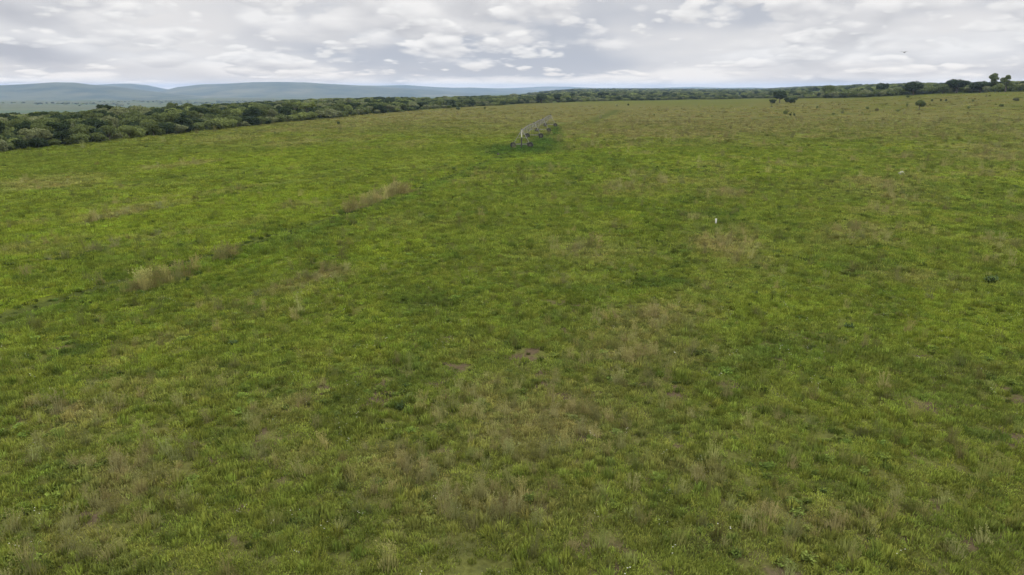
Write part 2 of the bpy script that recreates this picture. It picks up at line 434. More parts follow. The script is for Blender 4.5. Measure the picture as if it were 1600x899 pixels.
tag(ground, 'wide green and brown grassland sloping away to a wooded plain', kind='structure')

# ------------------------------------------------------------------ hills
hm, ht, hb = new_mat('wooded_hillside', .95, .05)
hg = nd(ht, 'ShaderNodeNewGeometry')
hn = noise(ht, hg.outputs['Position'], .004, 6, .6); hn2 = noise(ht, hg.outputs['Position'], .0011, 4, .55)
hc = mixc(ht, sstep(ht, hn, .38, .62), (.025, .04, .03), (.06, .07, .045))
hc = mixc(ht, sstep(ht, hn2, .52, .66, 0, .55), hc, (.15, .14, .09))
ht.links.new(hc, hb.inputs['Base Color'])
RIDGES = [  # (distance, half width, profile in (pixel column, pixel row))
    (6800, 1900, [(-300, 140), (-100, 136), (0, 135.5), (60, 133.5), (110, 131), (140, 131.2), (165, 133.5), (200, 135.5), (250, 141), (330, 149), (400, 160)]),
    (9800, 1600, [(60, 143), (150, 135), (200, 132.5), (225, 132), (250, 134), (278, 139), (330, 147)]),
    (8200, 2300, [(190, 160), (250, 146), (275, 140.5), (295, 136.5), (330, 133), (375, 131.5), (410, 129.5), (450, 129), (490, 129.7), (530, 132), (570, 134), (620, 137), (680, 141), (760, 147), (820, 156)]),
    (10800, 1500, [(430, 145), (500, 136), (560, 133.8), (600, 134.2), (640, 133.2), (680, 136), (710, 137.4), (740, 137), (790, 139), (900, 143)]),
    (12800, 1200, [(700, 143), (760, 139), (810, 137.5), (850, 135.5), (885, 135.8), (930, 138), (1000, 139), (1040, 136.8), (1080, 136), (1120, 137.4), (1160, 136.8), (1210, 138.5), (1300, 144)])]
haz = np.radians(np.linspace(-48, 26, 520)); hr = np.linspace(3700, 14900, 300)
HA, HR = np.meshgrid(haz, hr, indexing='ij')
hx = np.sin(HA) * HR; hy = np.cos(HA) * HR
base = np.full_like(hx, -75.0)
hz = base.copy()
uu = 800 + np.tan(HA) * F / math.cos(PITCH) * .966     # pixel column of that bearing near the horizon
for D, W_, prof in RIDGES:
    pu = np.array([p[0] for p in prof], float); pv = np.array([p[1] for p in prof], float)
    Dl = D + 500 * np.sin(HA * 9 + D)
    row = np.interp(uu, pu, pv, left=pv[0] + 0, right=pv[-1])
    fade = S((uu - (pu[0] - 60)) / 60) * S(((pu[-1] + 60) - uu) / 60)
    ang = np.arctan((449.5 - row) / F) - PITCH
    crest = H + np.tan(ang) * Dl / np.cos(HA) * 1.0
    q = np.clip(np.abs(HR - Dl) / W_, 0, 1)
    sh = (1 - q * q) ** 1.6
    rav = (fbm(hx / 700, hy / 700, 5, .55) - .5)
    hgt = (crest + 75) * fade * sh * (1 + rav * .55 * (1 - sh) * 2)
    hz = np.maximum(hz, base + hgt)
hv = np.stack([hx.ravel(), hy.ravel(), hz.ravel()], 1)
n1_, n2_ = HA.shape
hf = [(i * n2_ + j, (i + 1) * n2_ + j, (i + 1) * n2_ + j + 1, i * n2_ + j + 1) for i in range(n1_ - 1) for j in range(n2_ - 1)]
hills = mesh_obj('hills', hv, hf, hm, smooth=True)
tag(hills, 'long low blue hills on the horizon at left', kind='structure')

# ------------------------------------------------------------------ instancing helper for stuff
def scatter(name, pts, kind, rot, scl, tintv, protos, label, matslot=None):
    """one stuff object: points carry which clump, its turn, size and tint"""
    n = len(pts)
    me = bpy.data.meshes.new(name); me.vertices.add(n)
    me.vertices.foreach_set('co', np.asarray(pts, dtype=np.float32).ravel())
    for nm, ty, dat in (('pk', 'INT', kind.astype(np.int32)), ('prot', 'FLOAT_VECTOR', rot), ('pscl', 'FLOAT_VECTOR', scl), ('tint', 'FLOAT_VECTOR', tintv)):
        a = me.attributes.new(nm, ty, 'POINT')
        a.data.foreach_set('value' if ty == 'INT' else 'vector', np.ascontiguousarray(dat).ravel())
    o = bpy.data.objects.new(name, me); COL.objects.link(o)
    pc_ = bpy.data.collections.new(name + '_clumps')
    for p in protos: pc_.objects.link(p)
    g = bpy.data.node_groups.new(name + '_scatter', 'GeometryNodeTree')
    g.interface.new_socket('Geometry', in_out='INPUT', socket_type='NodeSocketGeometry')
    g.interface.new_socket('Geometry', in_out='OUTPUT', socket_type='NodeSocketGeometry')
    gi = g.nodes.new('NodeGroupInput'); go = g.nodes.new('NodeGroupOutput')
    ci = g.nodes.new('GeometryNodeCollectionInfo'); ci.inputs['Collection'].default_value = pc_
    ci.inputs['Separate Children'].default_value = True; ci.inputs['Reset Children'].default_value = True
    ip = g.nodes.new('GeometryNodeInstanceOnPoints'); ip.inputs['Pick Instance'].default_value = True
    def na_(nm, ty):
        q = g.nodes.new('GeometryNodeInputNamedAttribute'); q.data_type = ty; q.inputs['Name'].default_value = nm
        return q.outputs['Attribute']
    g.links.new(gi.outputs[0], ip.inputs['Points']); g.links.new(ci.outputs[0], ip.inputs['Instance'])
    g.links.new(na_('pk', 'INT'), ip.inputs['Instance Index'])
    g.links.new(na_('prot', 'FLOAT_VECTOR'), ip.inputs['Rotation']); g.links.new(na_('pscl', 'FLOAT_VECTOR'), ip.inputs['Scale'])
    g.links.new(ip.outputs[0], go.inputs[0])
    md = o.modifiers.new('scatter', 'NODES'); md.node_group = g
    tag(o, label, kind='stuff')
    return o

# ------------------------------------------------------------------ grass clumps
m_blade = leafy('grass_blade', 'tint', 'INSTANCER', .35, .42)
m_seed = leafy('seed_head', 'tint', 'INSTANCER', .3, .25)
m_flower, _t, _b = new_mat('flower_petal', .6); _b.inputs['Base Color'].default_value = (.62, .60, .52, 1)

def blade(mb, x, y, h, wd, lean, ang, mi=0, droop=.5):
    dx, dy = math.cos(ang), math.sin(ang); sx, sy = -dy, dx
    l1, l2 = lean * .35, lean
    fa = random.uniform(0, math.pi); sx, sy = math.cos(fa), math.sin(fa)
    p0 = (x, y, -.02); p1 = (x + dx * l1 * h, y + dy * l1 * h, h * .6); p2 = (x + dx * l2 * h, y + dy * l2 * h, h * (1 - droop * lean * .5))
    q = wd / 2
    mb.add([(p0[0] - sx * q, p0[1] - sy * q, p0[2]), (p0[0] + sx * q, p0[1] + sy * q, p0[2]),
            (p1[0] + sx * q * .8, p1[1] + sy * q * .8, p1[2]), (p1[0] - sx * q * .8, p1[1] - sy * q * .8, p1[2]), p2],
           [(0, 1, 2, 3), (3, 2, 4)], mi)
def tuft(nm, n, rad, hmin, hmax, wd, lean, power=.5, seeds=0, flowers=0):
    mb = MB()
    for i in range(n):
        r = rad * random.random() ** power; a = random.uniform(0, 6.283)
        k = 1 - .55 * (r / rad) ** 2
        blade(mb, r * math.cos(a), r * math.sin(a), random.uniform(hmin, hmax) * k, wd * random.uniform(.7, 1.3), random.uniform(.05, lean), a + random.uniform(-.8, .8))
    for i in range(seeds):                                  # thin stalk with an open feathery head
        r = rad * .7 * random.random(); a = random.uniform(0, 6.283); h = random.uniform(hmax * .9, hmax * 1.5)
        x, y = r * math.cos(a), r * math.sin(a); l = random.uniform(.05, .3); b = a + random.uniform(-.6, .6)
        tx, ty = x + math.cos(b) * l * h, y + math.sin(b) * l * h
        blade(mb, x, y, h, wd * .5, l, b, 1, 0)
        for k in range(6):
            c = random.uniform(0, 6.283); z = h * random.uniform(.65, .98); e = h * .055
            mb.add([(tx * .9, ty * .9, z), (tx + math.cos(c) * e, ty + math.sin(c) * e, z + e * .7), (tx + math.cos(c) * e * .6, ty + math.sin(c) * e * .6, z + e * 1.2)], [(0, 1, 2)], 1)
    for i in range(flowers):
        r = rad * random.random(); a = random.uniform(0, 6.283); h = random.uniform(hmax * .8, hmax * 1.3)
        x, y = r * math.cos(a), r * math.sin(a)
        blade(mb, x, y, h, wd * .5, .02, a, 0, 0)
        for k in range(3):
            c = k * 2.09; e = .022
            mb.add([(x, y, h), (x + math.cos(c) * e, y + math.sin(c) * e, h + .012), (x + math.cos(c + 1.2) * e, y + math.sin(c + 1.2) * e, h + .012)], [(0, 1, 2)], 2)
    return mb.build(nm, [m_blade, m_seed, m_flower], link=False)
def mat_patch(nm, n, rad, hmin, hmax, wd, lean):                   # short turf with little lumps of its own
    mb = MB()
    lumps = [(random.uniform(-rad, rad), random.uniform(-rad, rad), random.uniform(.5, 1.0)) for _ in range(7)]
    for i in range(n):
        if random.random() < .6:
            c = random.choice(lumps); x = c[0] + random.gauss(0, rad * .2); y = c[1] + random.gauss(0, rad * .2); k = c[2]
        else:
            x, y, k = random.uniform(-rad, rad), random.uniform(-rad, rad), .45
        blade(mb, x, y, random.uniform(hmin, hmax) * k, wd * random.uniform(.7, 1.3), random.uniform(.2, lean), random.uniform(0, 6.283))
    return mb.build(nm, [m_blade, m_seed, m_flower], link=False)
def forb(nm, n, rad, h, lw):                                       # low broad-leaved weed
    mb = MB()
    for i in range(n):
        a = random.uniform(0, 6.283); r = rad * random.random(); z = h * random.random(); b = random.uniform(0, 6.283); t = random.uniform(-.2, .6)
        c = Vector((r * math.cos(a), r * math.sin(a), z)); d = Vector((math.cos(b), math.sin(b), t)) * lw; e = Vector((-math.sin(b), math.cos(b), 0)) * lw * .35
        mb.add([c, c + d * .5 + e, c + d, c + d * .5 - e], [(0, 1, 2, 3)], 0)
    return mb.build(nm, [m_blade, m_seed, m_flower], link=False)
protos = []
for i in range(4): protos.append(mat_patch('clump_a%d' % i, 170, .45, .07, .22, .026, .9))                 # 0-3 turf
for i in range(3): protos.append(tuft('clump_b%d' % i, 75, .24, .20, .46, .028, .45))                       # 4-6 green tuft
for i in range(3): protos.append(tuft('clump_c%d' % i, 60, .24, .22, .44, .02, .45, seeds=30))              # 7-9 brown seeding tuft
for i in range(2): protos.append(forb('clump_d%d' % i, 130, .30, .16, .11))                                  # 10-11 low weeds
for i in range(2): protos.append(tuft('clump_e%d' % i, 40, .22, .2, .45, .016, .3, flowers=3))              # 12-13 white flowered stems
for i in range(2): protos.append(tuft('clump_f%d' % i, 90, .5, .45, .85, .02, .35, seeds=50))               # 14-15 tall stand

def ring(r0, r1, dens, a0=-43, a1=43):
    n = int(dens * .5 * math.radians(a1 - a0) * (r1 * r1 - r0 * r0))
    r = np.sqrt(rng.uniform(r0 * r0, r1 * r1, n)); a = np.radians(rng.uniform(a0, a1, n))
    return r * np.sin(a), r * np.cos(a)
PTS, KND, ROT, SCL, TNT = [], [], [], [], []
def emit(x, y, kinds, s, keep, tcol, sz=None, tilt=.12):
    if kinds[0] >= 4 and kinds[0] < 14: keep = keep & (rng.random(len(keep)) > .75 * smooth_side(x, y))
    x, y, s, tcol = x[keep], y[keep], s[keep], tcol[keep]
    k_ = rng.random(len(x)) > S((np.hypot(x, y) - 230) / 380)
    x, y, s, tcol = x[k_], y[k_], s[k_], tcol[k_]
    if sz is not None: sz = sz[keep][k_]
    n = len(x)
    if n == 0: return
    PTS.append(np.stack([x, y, terrain(x, y) - lsum(x, y, TRACKS) * .16], 1)); KND.append(rng.choice(kinds, n))
    ROT.append(np.stack([rng.normal(0, tilt, n), rng.normal(0, tilt, n), rng.uniform(0, 6.283, n)], 1))
    zz = s * rng.uniform(.8, 1.25, n) * (1 if sz is None else sz)
    SCL.append(np.stack([s, s, zz], 1)); TNT.append(tcol * (1.44 - .24 * S((np.hypot(x, y) - 110) / 120))[:, None] * rng.uniform(.62, 1.38, (n, 1)) * rng.uniform(.93, 1.07, (n, 3)))  # dimming with camera distance painted into the clump tint
for r0, r1, dens, sc in ((14, 34, 5.0, 1.0), (34, 60, 4.6, 1.15), (60, 105, 2.6, 1.55), (105, 190, .95, 2.3), (190, 330, .22, 3.2), (330, 620, .045, 4.0)):
    x, y = ring(r0, r1, dens)                                        # turf
    c, so, w_, dk, b_ = tint(x, y)
    s = sc * rng.uniform(.75, 1.25, len(x))
    n3 = fbm(x / 1.1 + 7, y / 1.1 + 3, 3, .6)
    keep = (rng.random(len(x)) > so * 1.1) & (depth_in_wood(x, y) < 4) & (rng.random(len(x)) > lsum(x, y, TRACKS, 1.9) * 1.5)
    hz_ = (.55 + .9 * n3) * (1 if r0 < 100 else .6)
    emit(x, y, [0, 1, 2, 3], s, keep, c, hz_)
for r0, r1, dens, sc in ((14, 34, 4.2, .95), (34, 60, 2.4, 1.05), (60, 105, .75, 1.35), (105, 190, .2, 1.8), (190, 330, .04, 2.2), (330, 620, .008, 2.6)):
    x, y = ring(r0, r1, dens)                                        # green tufts, darker and lusher where it clumps
    c, so, w_, dk, b_ = tint(x, y)
    n2 = fbm(x / 2.3 + 70, y / 2.3 + 33, 3, .6)
    keep = (rng.random(len(x)) < .15 * (r0 < 60) + S((n2 - .40) / .22) - lsum(x, y, TRACKS, 1.6) * 1.3) & (so < .5) & (depth_in_wood(x, y) < 2)
    emit(x, y, [4, 5, 6], sc * rng.uniform(.5, 1.15, len(x)), keep, c * .96)
    x, y = ring(r0, r1, dens * .8)                                   # brown seeding tufts
    c, so, w_, dk, b_ = tint(x, y)
    n2 = fbm(x / 3.1 + 170, y / 3.1 + 3, 3, .6)
    keep = (rng.random(len(x)) < np.clip((w_ - .14) * 1.25, 0.015, 1) * (.3 + 1.2 * S((n2 - .4) / .2))) & (depth_in_wood(x, y) < 2)
    cb = c * .3 + np.array([.165, .150, .065])[None, :] * .7
    emit(x, y, [7, 8, 9], sc * rng.uniform(.6, 1.35, len(x)), keep, cb, rng.uniform(.8, 1.2, len(x)))
    x, y = ring(r0, r1, dens * .35)                                  # low dark weeds
    c, so, w_, dk, b_ = tint(x, y)
    n2 = fbm(x / 4 + 270, y / 4 + 3, 3, .6)
    keep = (rng.random(len(x)) < .6 * S((n2 - .5) / .15) + dk * .3) & (depth_in_wood(x, y) < 2)
    emit(x, y, [10, 11], sc * rng.uniform(.5, 1.1, len(x)), keep, c * .35 + np.array([.050, .075, .015])[None, :] * .65)
for r0, r1, dens, sc in ((15, 60, .6, .95), (60, 130, .35, 1.3), (130, 260, .04, 1.6)):   # separate coarse tussocks, dark at the foot
    x, y = ring(r0, r1, dens); c, so, w_, dk, b_ = tint(x, y)
    n2 = fbm(x / 7 + 470, y / 7 + 3, 3, .6)
    keep = (rng.random(len(x)) < .25 + S((n2 - .42) / .2) - lsum(x, y, TRACKS, 1.5) * 1.4) & (depth_in_wood(x, y) < 2)
    q = rng.random(len(x)) < .5
    emit(x, y, [7, 8, 9, 4], sc * rng.uniform(.6, 1.3, len(x)), keep & q, c * .45 + np.array([.12, .112, .045])[None, :] * .45)
    emit(x, y, [4, 5, 6], sc * rng.uniform(.6, 1.2, len(x)), keep & ~q, c * .5 + np.array([.035, .055, .012])[None, :] * .5)
for r0, r1, dens, sc in ((16, 30, .6, .7), (30, 70, 1.0, .8), (70, 130, .9, 1.1), (130, 200, .16, 1.5)):   # small dark bunches
    x, y = ring(r0, r1, dens); c, so, w_, dk, b_ = tint(x, y)
    n2 = fbm(x / 9 + 570, y / 9 + 3, 3, .6)
    keep = (rng.random(len(x)) < .12 + .9 * S((n2 - .44) / .2)) & (depth_in_wood(x, y) < 2)
    emit(x, y, [4, 5, 6, 10], sc * rng.uniform(.5, 1.2, len(x)), keep, c * .18 + np.array([.026, .038, .010])[None, :] * .82, np.full(len(x), .7))
x, y = ring(15, 60, .30); c, so, w_, dk, b_ = tint(x, y)
n2 = fbm(x / 5 + 370, y / 5 + 3, 3, .6)
emit(x, y, [12, 13], rng.uniform(.6, 1.1, len(x)), rng.random(len(x)) < S((n2 - .40) / .25) * .8, c)
PAINTED_SHADE = [(polyw(p), wd, 1.0) for p, wd in [([(205, 464), (250, 456), (292, 440), (310, 430)], .35), ([(335, 416), (372, 405)], .3), ([(545, 335), (590, 323), (640, 305)], .45), ([(84, 409), (130, 401), (192, 388)], .35), ([(95, 362), (160, 348), (230, 331)], .4)]]  # shade at the foot of straw and ridges, painted with dark tufts
x, y = ring(30, 170, 4.0, -43, 5); sh_ = lsum(x, y, PAINTED_SHADE)
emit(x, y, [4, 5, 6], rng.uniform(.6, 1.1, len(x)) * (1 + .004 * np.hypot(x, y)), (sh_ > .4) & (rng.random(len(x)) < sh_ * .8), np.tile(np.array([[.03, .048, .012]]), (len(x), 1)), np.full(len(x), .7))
x, y = ring(30, 170, 4.0, -43, 5)                                    # tall straw stands along the furrows
ls_ = lsum(x, y, TALL); c, so, w_, dk, b_ = tint(x, y)
emit(x, y, [14, 15], rng.uniform(.6, 1.0, len(x)) * (1 + .004 * np.hypot(x, y)), (rng.random(len(x)) < ls_ ** 1.5 * .8 - .05), np.tile(np.array([[.18, .165, .060]]), (len(x), 1)) * rng.uniform(.7, 1.2, (len(x), 1)), np.full(len(x), 1.0))
ls_ = lsum(x, y, RIDGE)
emit(x, y, [7, 8, 9, 14], rng.uniform(.6, 1.0, len(x)) * 1.1, (ls_ > .35) & (rng.random(len(x)) < ls_ * .7), np.tile(np.array([[.12, .118, .055]]), (len(x), 1)), np.full(len(x), .7))
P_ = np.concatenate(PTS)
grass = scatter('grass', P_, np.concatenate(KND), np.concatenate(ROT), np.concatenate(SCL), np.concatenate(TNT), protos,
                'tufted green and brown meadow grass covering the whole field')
print('grass clumps', len(P_))

# ------------------------------------------------------------------ trees and bushes
def crown_mat(name, col, attr=False):
    m, t, b = new_mat(name, .8, .05)
    g = nd(t, 'ShaderNodeNewGeometry')
    if attr:
        a = nd(t, 'ShaderNodeAttribute', attribute_type='INSTANCER', attribute_name='tint'); src = a.outputs['Color']
    else:
        a = nd(t, 'ShaderNodeObjectInfo'); src = a.outputs['Color']
    n = mth(t, 'MULTIPLY_ADD', g.outputs['Random Per Island'], .5, .75)
    c_ = vmth(t, 'SCALE', src); t.links.new(n, c_.node.inputs['Scale'])
    t.links.new(c_, b.inputs['Base Color'])
    tr = nd(t, 'ShaderNodeBsdfTranslucent'); t.links.new(c_, tr.inputs['Color'])
    mx = nd(t, 'ShaderNodeMixShader'); mx.inputs[0].default_value = .25
    t.links.new(b.outputs[0], mx.inputs[1]); t.links.new(tr.outputs[0], mx.inputs[2])
    t.links.new(mx.outputs[0], t.nodes['Material Output'].inputs['Surface'])
    return m
m_crown = crown_mat('foliage', None); m_crown_i = crown_mat('foliage_far', None, True)
m_bark, bt, bb = new_mat('bark', .9)
bg_ = nd(bt, 'ShaderNodeNewGeometry')
bt.links.new(mixc(bt, noise(bt, bg_.outputs['Position'], 9, 5, .7), (.06, .05, .04), (.17, .14, .11)), bb.inputs['Base Color'])

def crown_mesh(nm, blobs, nleaf, leaf, mat, hollow=.55):
    rn = np.random.default_rng(abs(hash(nm)) % 1000 if False else sum(map(ord, nm)))
    vol = np.array([b[3] * b[4] for b in blobs]); vol = vol / vol.sum()
    vs = []; fs = []
    for b, f in zip(blobs, vol):
        k = int(nleaf * f)
        th = rn.uniform(0, 2 * math.pi, k); cz = rn.uniform(-.75, 1, k); sz = np.sqrt(1 - cz ** 2)
        rad = hollow + (1 - hollow) * rn.random(k) ** .5
        rad = rad * (.82 + .30 * fbm(th * 1.4 + b[0] * 9, cz * 2.6 + b[2] * 5, 2))
        nrm = np.stack([sz * np.cos(th), sz * np.sin(th), cz], 1)
        c = np.array(b[:3])[None, :] + nrm * rad[:, None] * np.array([b[3], b[3], b[4]])[None, :]
        nn = nrm + rn.normal(0, .75, (k, 3)); nn /= np.linalg.norm(nn, axis=1)[:, None]
        t1 = np.cross(nn, rn.normal(0, 1, (k, 3))); t1 /= np.linalg.norm(t1, axis=1)[:, None]
        t2 = np.cross(nn, t1)
        s1 = leaf * rn.uniform(.5, 1.25, k)[:, None]; s2 = s1 * rn.uniform(.4, .9, k)[:, None]
        base_ = len(vs)
        quad = np.stack([c - t1 * s1, c - t2 * s2 + nn * s1 * .15, c + t1 * s1, c + t2 * s2 + nn * s1 * .15], 1).reshape(-1, 3)
        vs += quad.tolist(); fs += [(base_ + 4 * i, base_ + 4 * i + 1, base_ + 4 * i + 2, base_ + 4 * i + 3) for i in range(k)]
    me_ = bpy.data.meshes.new(nm); me_.from_pydata(vs, [], fs); me_.materials.append(mat); me_.update()
    return me_
def rblobs(seed, kind):
    r = random.Random(seed); B = []
    if kind == 'bush':          # unit: about 1 tall, 1.1 wide, down to the ground
        B.append((0, 0, .45, .42, .46))
        for i in range(6): a = r.uniform(0, 6.28); q = r.uniform(.2, .42); B.append((q * math.cos(a), q * math.sin(a), r.uniform(.2, .62), r.uniform(.18, .3), r.uniform(.18, .3)))
    elif kind == 'tree':        # rounded savanna tree, crown from .25 up
        B.append((0, 0, .62, .38, .34))
        for i in range(7): a = r.uniform(0, 6.28); q = r.uniform(.2, .4); B.append((q * math.cos(a), q * math.sin(a), r.uniform(.38, .78), r.uniform(.16, .26), r.uniform(.14, .22)))
    elif kind == 'flat':        # spreading umbrella crown
        B.append((0, 0, .74, .48, .17))
        for i in range(7): a = r.uniform(0, 6.28); q = r.uniform(.25, .5); B.append((q * math.cos(a), q * math.sin(a), r.uniform(.62, .86), r.uniform(.16, .26), r.uniform(.08, .14)))
    elif kind == 'tall':        # slender, gaps between clumps
        for i in range(7): a = r.uniform(0, 6.28); q = r.uniform(.02, .2); B.append((q * math.cos(a), q * math.sin(a), .45 + .08 * i, r.uniform(.13, .22), r.uniform(.1, .17)))
    return B
def trunk_mesh(nm, kind, seed):
    r = random.Random(seed); mb = MB()
    if kind == 'bush':
        for i in range(4):
            a = r.uniform(0, 6.28); mb.tube([(0, 0, -.05), (.08 * math.cos(a), .08 * math.sin(a), .2), (.25 * math.cos(a), .25 * math.sin(a), .5)], [.025, .018, .008], 6)
    else:
        h0 = .32 if kind != 'flat' else .42
        mb.tube([(0, 0, -.06), (.01, .0, .1), (.02, .015, h0), (.0, .03, h0 + .3)], [.045, .034, .026, .012], 7)
        for i in range(5):
            a = i * 1.26 + r.uniform(-.3, .3); q = .3 if kind != 'tall' else .14
            mb.tube([(.015, .01, h0 - .06), (q * .5 * math.cos(a), q * .5 * math.sin(a), h0 + .12), (q * math.cos(a), q * math.sin(a), h0 + .3)], [.02, .014, .006], 5)
    o = mb.build(nm, m_bark, smooth=True, link=False)
    return o.data
KINDS = {}
for kd, nv_, nl_, lf in (('bush', 4, 1500, .055), ('tree', 5, 2200, .046), ('flat', 2, 1800, .045), ('tall', 2, 1500, .042)):
    for i in range(nv_):
        KINDS.setdefault(kd, []).append((crown_mesh('%s_crown_%d' % (kd, i), rblobs(i * 7 + len(kd), kd), nl_, lf, m_crown), trunk_mesh('trunk', kd, i)))
G_DARK = (.030, .046, .018); G_MID = (.090, .112, .036); G_GREY = (.145, .160, .072); G_LIGHT = (.150, .180, .052)
def plant(name, loc, height, width, kd, colr, label, cat, group=None, sink=.0, rotz=None):
    root = bpy.data.objects.new(name, None); COL.objects.link(root)
    root.location = loc; root.location.z -= sink
    root.rotation_euler = (0, 0, random.uniform(0, 6.28) if rotz is None else rotz)
    cm, tm = random.choice(KINDS[kd])
    root.scale = (width, width, height)
    for nm, dta in (('crown', cm), ('trunk', tm)):
        o = bpy.data.objects.new(nm, dta); COL.objects.link(o); o.parent = root
        if nm == 'crown':
            j = random.uniform(.85, 1.15); o.color = (colr[0] * j, colr[1] * j, colr[2] * j, 1)
    root.empty_display_size = .1
    tag(root, label, cat, group)
    return root
def px_size(u, v, hpx, wpx):
    p = at(u, v); D = math.hypot(p.y, H - p.z)
    return p, hpx * D / F, wpx * D / F * (1 / 1.0)
occupied = []
def place(name, u, v, hpx, wpx, kd, colr, label, cat='tree', group=None):
    p, h, wd = px_size(u, v, hpx, wpx)
    occupied.append((p.x, p.y, wd * .5))
    return plant(name, p, h, wd, kd, colr, label, cat, group)
# trees that stand out on the right
for a in [
    ('tree', 1549, 143.5, 24.5, 14, 'tall', G_MID, 'tall slender tree with the highest crown above the right wood, left of its twin'),
    ('tree', 1571, 143.5, 22.5, 15, 'tall', G_MID, 'tall tree with two loose crown clumps, right twin beside the highest tree'),
    ('tree', 1494, 145.5, 21, 32, 'tree', G_DARK, 'big dark round tree left of the tall twin trees in the right wood'),
    ('tree', 1473, 146.5, 15, 20, 'tree', G_MID, 'medium green tree against the left side of the big dark round tree'),
    ('tree', 1427, 148.5, 21, 31, 'tree', G_DARK, 'broad very dark tree straight behind the lone field tree'),
    ('tree', 1375, 148, 18, 20, 'tree', G_DARK, 'small dark crown rising over the grey-green thicket on the right'),
    ('tree', 1531, 144.5, 17, 38, 'tree', G_DARK, 'low wide dark tree between the big round tree and tall twins'),
    ('tree', 1292, 152.5, 18, 18, 'tree', G_MID, 'dark tree above the left end of the grey-green thicket'),
    ('tree', 1218, 161, 18, 25, 'tree', G_DARK, 'round dark tree in the small clump standing in the brown grass'),
    ('tree', 1436, 171, 15, 17, 'tree', G_MID, 'lone umbrella-shaped small tree standing in the open field on the right'),
    ('tree', 846, 161.5, 13, 22, 'tree', G_DARK, 'dark rounded tree at the wood edge just beyond the irrigation machine'),
    ('tree', 871, 160.5, 13, 12, 'tree', G_DARK, 'narrow dark tree right of the dark rounded one beyond the machine'),
    ('bush', 1207, 162, 7, 10, 'bush', G_DARK, 'small dark bush at the left foot of the clump in brown grass'),
    ('bush', 1234, 161.5, 9, 17, 'bush', G_DARK, 'low dark bush at the right side of the clump in brown grass'),
    ('bush', 1418, 152.5, 4, 5, 'bush', G_MID, 'little bush touching the wood edge left of the lone field tree')]:
    n_, u, v, hp, wp, kd, cl, lb = a
    place(n_, u, v + (.6 if u > 1300 else 0), hp * 1.04, wp * (1.7 if kd == 'tall' else 1.0), kd, cl, lb, n_)
for u, v, hp, wp, cl, lb in [
    (1227, 179.5, 7, 9, G_MID, 'rounded shrub, largest and leftmost of three in a row below the dark clump'),
    (1234.5, 181, 4, 5, G_DARK, 'tiny dark shrub in the middle of three below the dark clump'),
    (1240.5, 181.5, 4.5, 5, G_DARK, 'tiny dark shrub, rightmost of three below the dark clump'),
    (1277, 170, 5, 5, G_MID, 'tiny shrub alone in brown grass right of the dark clump'),
    (1302, 179, 3, 7, G_MID, 'flat little shrub low in the green strip under the right thicket'),
    (1347, 179, 4, 5, G_MID, 'small shrub below the ring of shrubs left of the lone tree'),
    (1355, 171, 5, 8, G_MID, 'upper shrub of a loose ring left of the lone tree'),
    (1370, 174, 5.5, 8, G_BR if False else (.10, .095, .04), 'brownish round shrub between the loose ring and the lone tree'),
    (1403, 174.5, 3.5, 9, G_MID, 'flat dark shrub a little left below the lone umbrella tree'),
    (1417, 167, 5.5, 4, G_MID, 'narrow upright shrub close left of the lone umbrella tree'),
    (1455.5, 159, 4.5, 5, G_MID, 'small shrub right of the lone umbrella tree near the wood'),
    (1470, 158.5, 4, 4, G_DARK, 'left one of two tiny dark shrubs under the big round tree'),
    (1478, 159, 4.5, 4.5, G_DARK, 'right one of two tiny dark shrubs under the big round tree'),
    (1513, 170.5, 4.5, 6, G_MID, 'shrub alone in the grass right of the lone tree'),
    (1520, 159.5, 4, 5, G_MID, 'small shrub under the low wide dark tree'),
    (1564, 167, 4.5, 10, G_MID, 'low dark shrub in the grass under the tall twin trees'),
    (1586, 158, 5.5, 12, (.10, .105, .05), 'pale wide shrub near the right photo edge below the wood'),
    (529, 195, 5.5, 6, G_DARK, 'dark round shrub on open grass right of the left wood'),
    (430, 211, 6, 5, G_MID, 'upright shrub on open grass near the left wood, leftmost out there'),
    (622, 202, 3.5, 5, G_MID, 'small shrub on the dark furrow left of the irrigation machine'),
    (510, 202, 3, 4, G_MID, 'tiny shrub just left below the dark round shrub'),
    (456, 212, 3, 5, G_MID, 'tiny low shrub right of the upright shrub near the left wood'),
    (662, 200, 2.5, 14, (.07, .075, .03), 'long flat brownish shrub on the dark furrow'),
    (716, 172, 4, 9, G_DARK, 'flat dark shrub near the wood edge, left of centre'),
    (757, 170.5, 3, 5, G_DARK, 'tiny dark shrub near the wood edge, above the irrigation machine'),
    (981.5, 165.5, 3.5, 4.5, G_DARK, 'tiny dark shrub beside the pale one at the end of the track'),
    (964, 166, 3.5, 8, (.20, .21, .09), 'pale yellow-green shrub at the end of the grassy track'),
    (1022, 181, 3, 4, G_MID, 'tiny shrub in brown grass right of the grassy track'),
    (1112, 184, 4, 4, G_MID, 'tiny upright shrub on the green line across the field'),
    (791, 187, 3.5, 4, (.09, .085, .045), 'tiny brownish shrub left of the far end of the machine')]:
    place('shrub', u, v, hp * 1.0, wp * .72, 'bush', tuple(q * 1.3 for q in cl), lb, 'shrub')

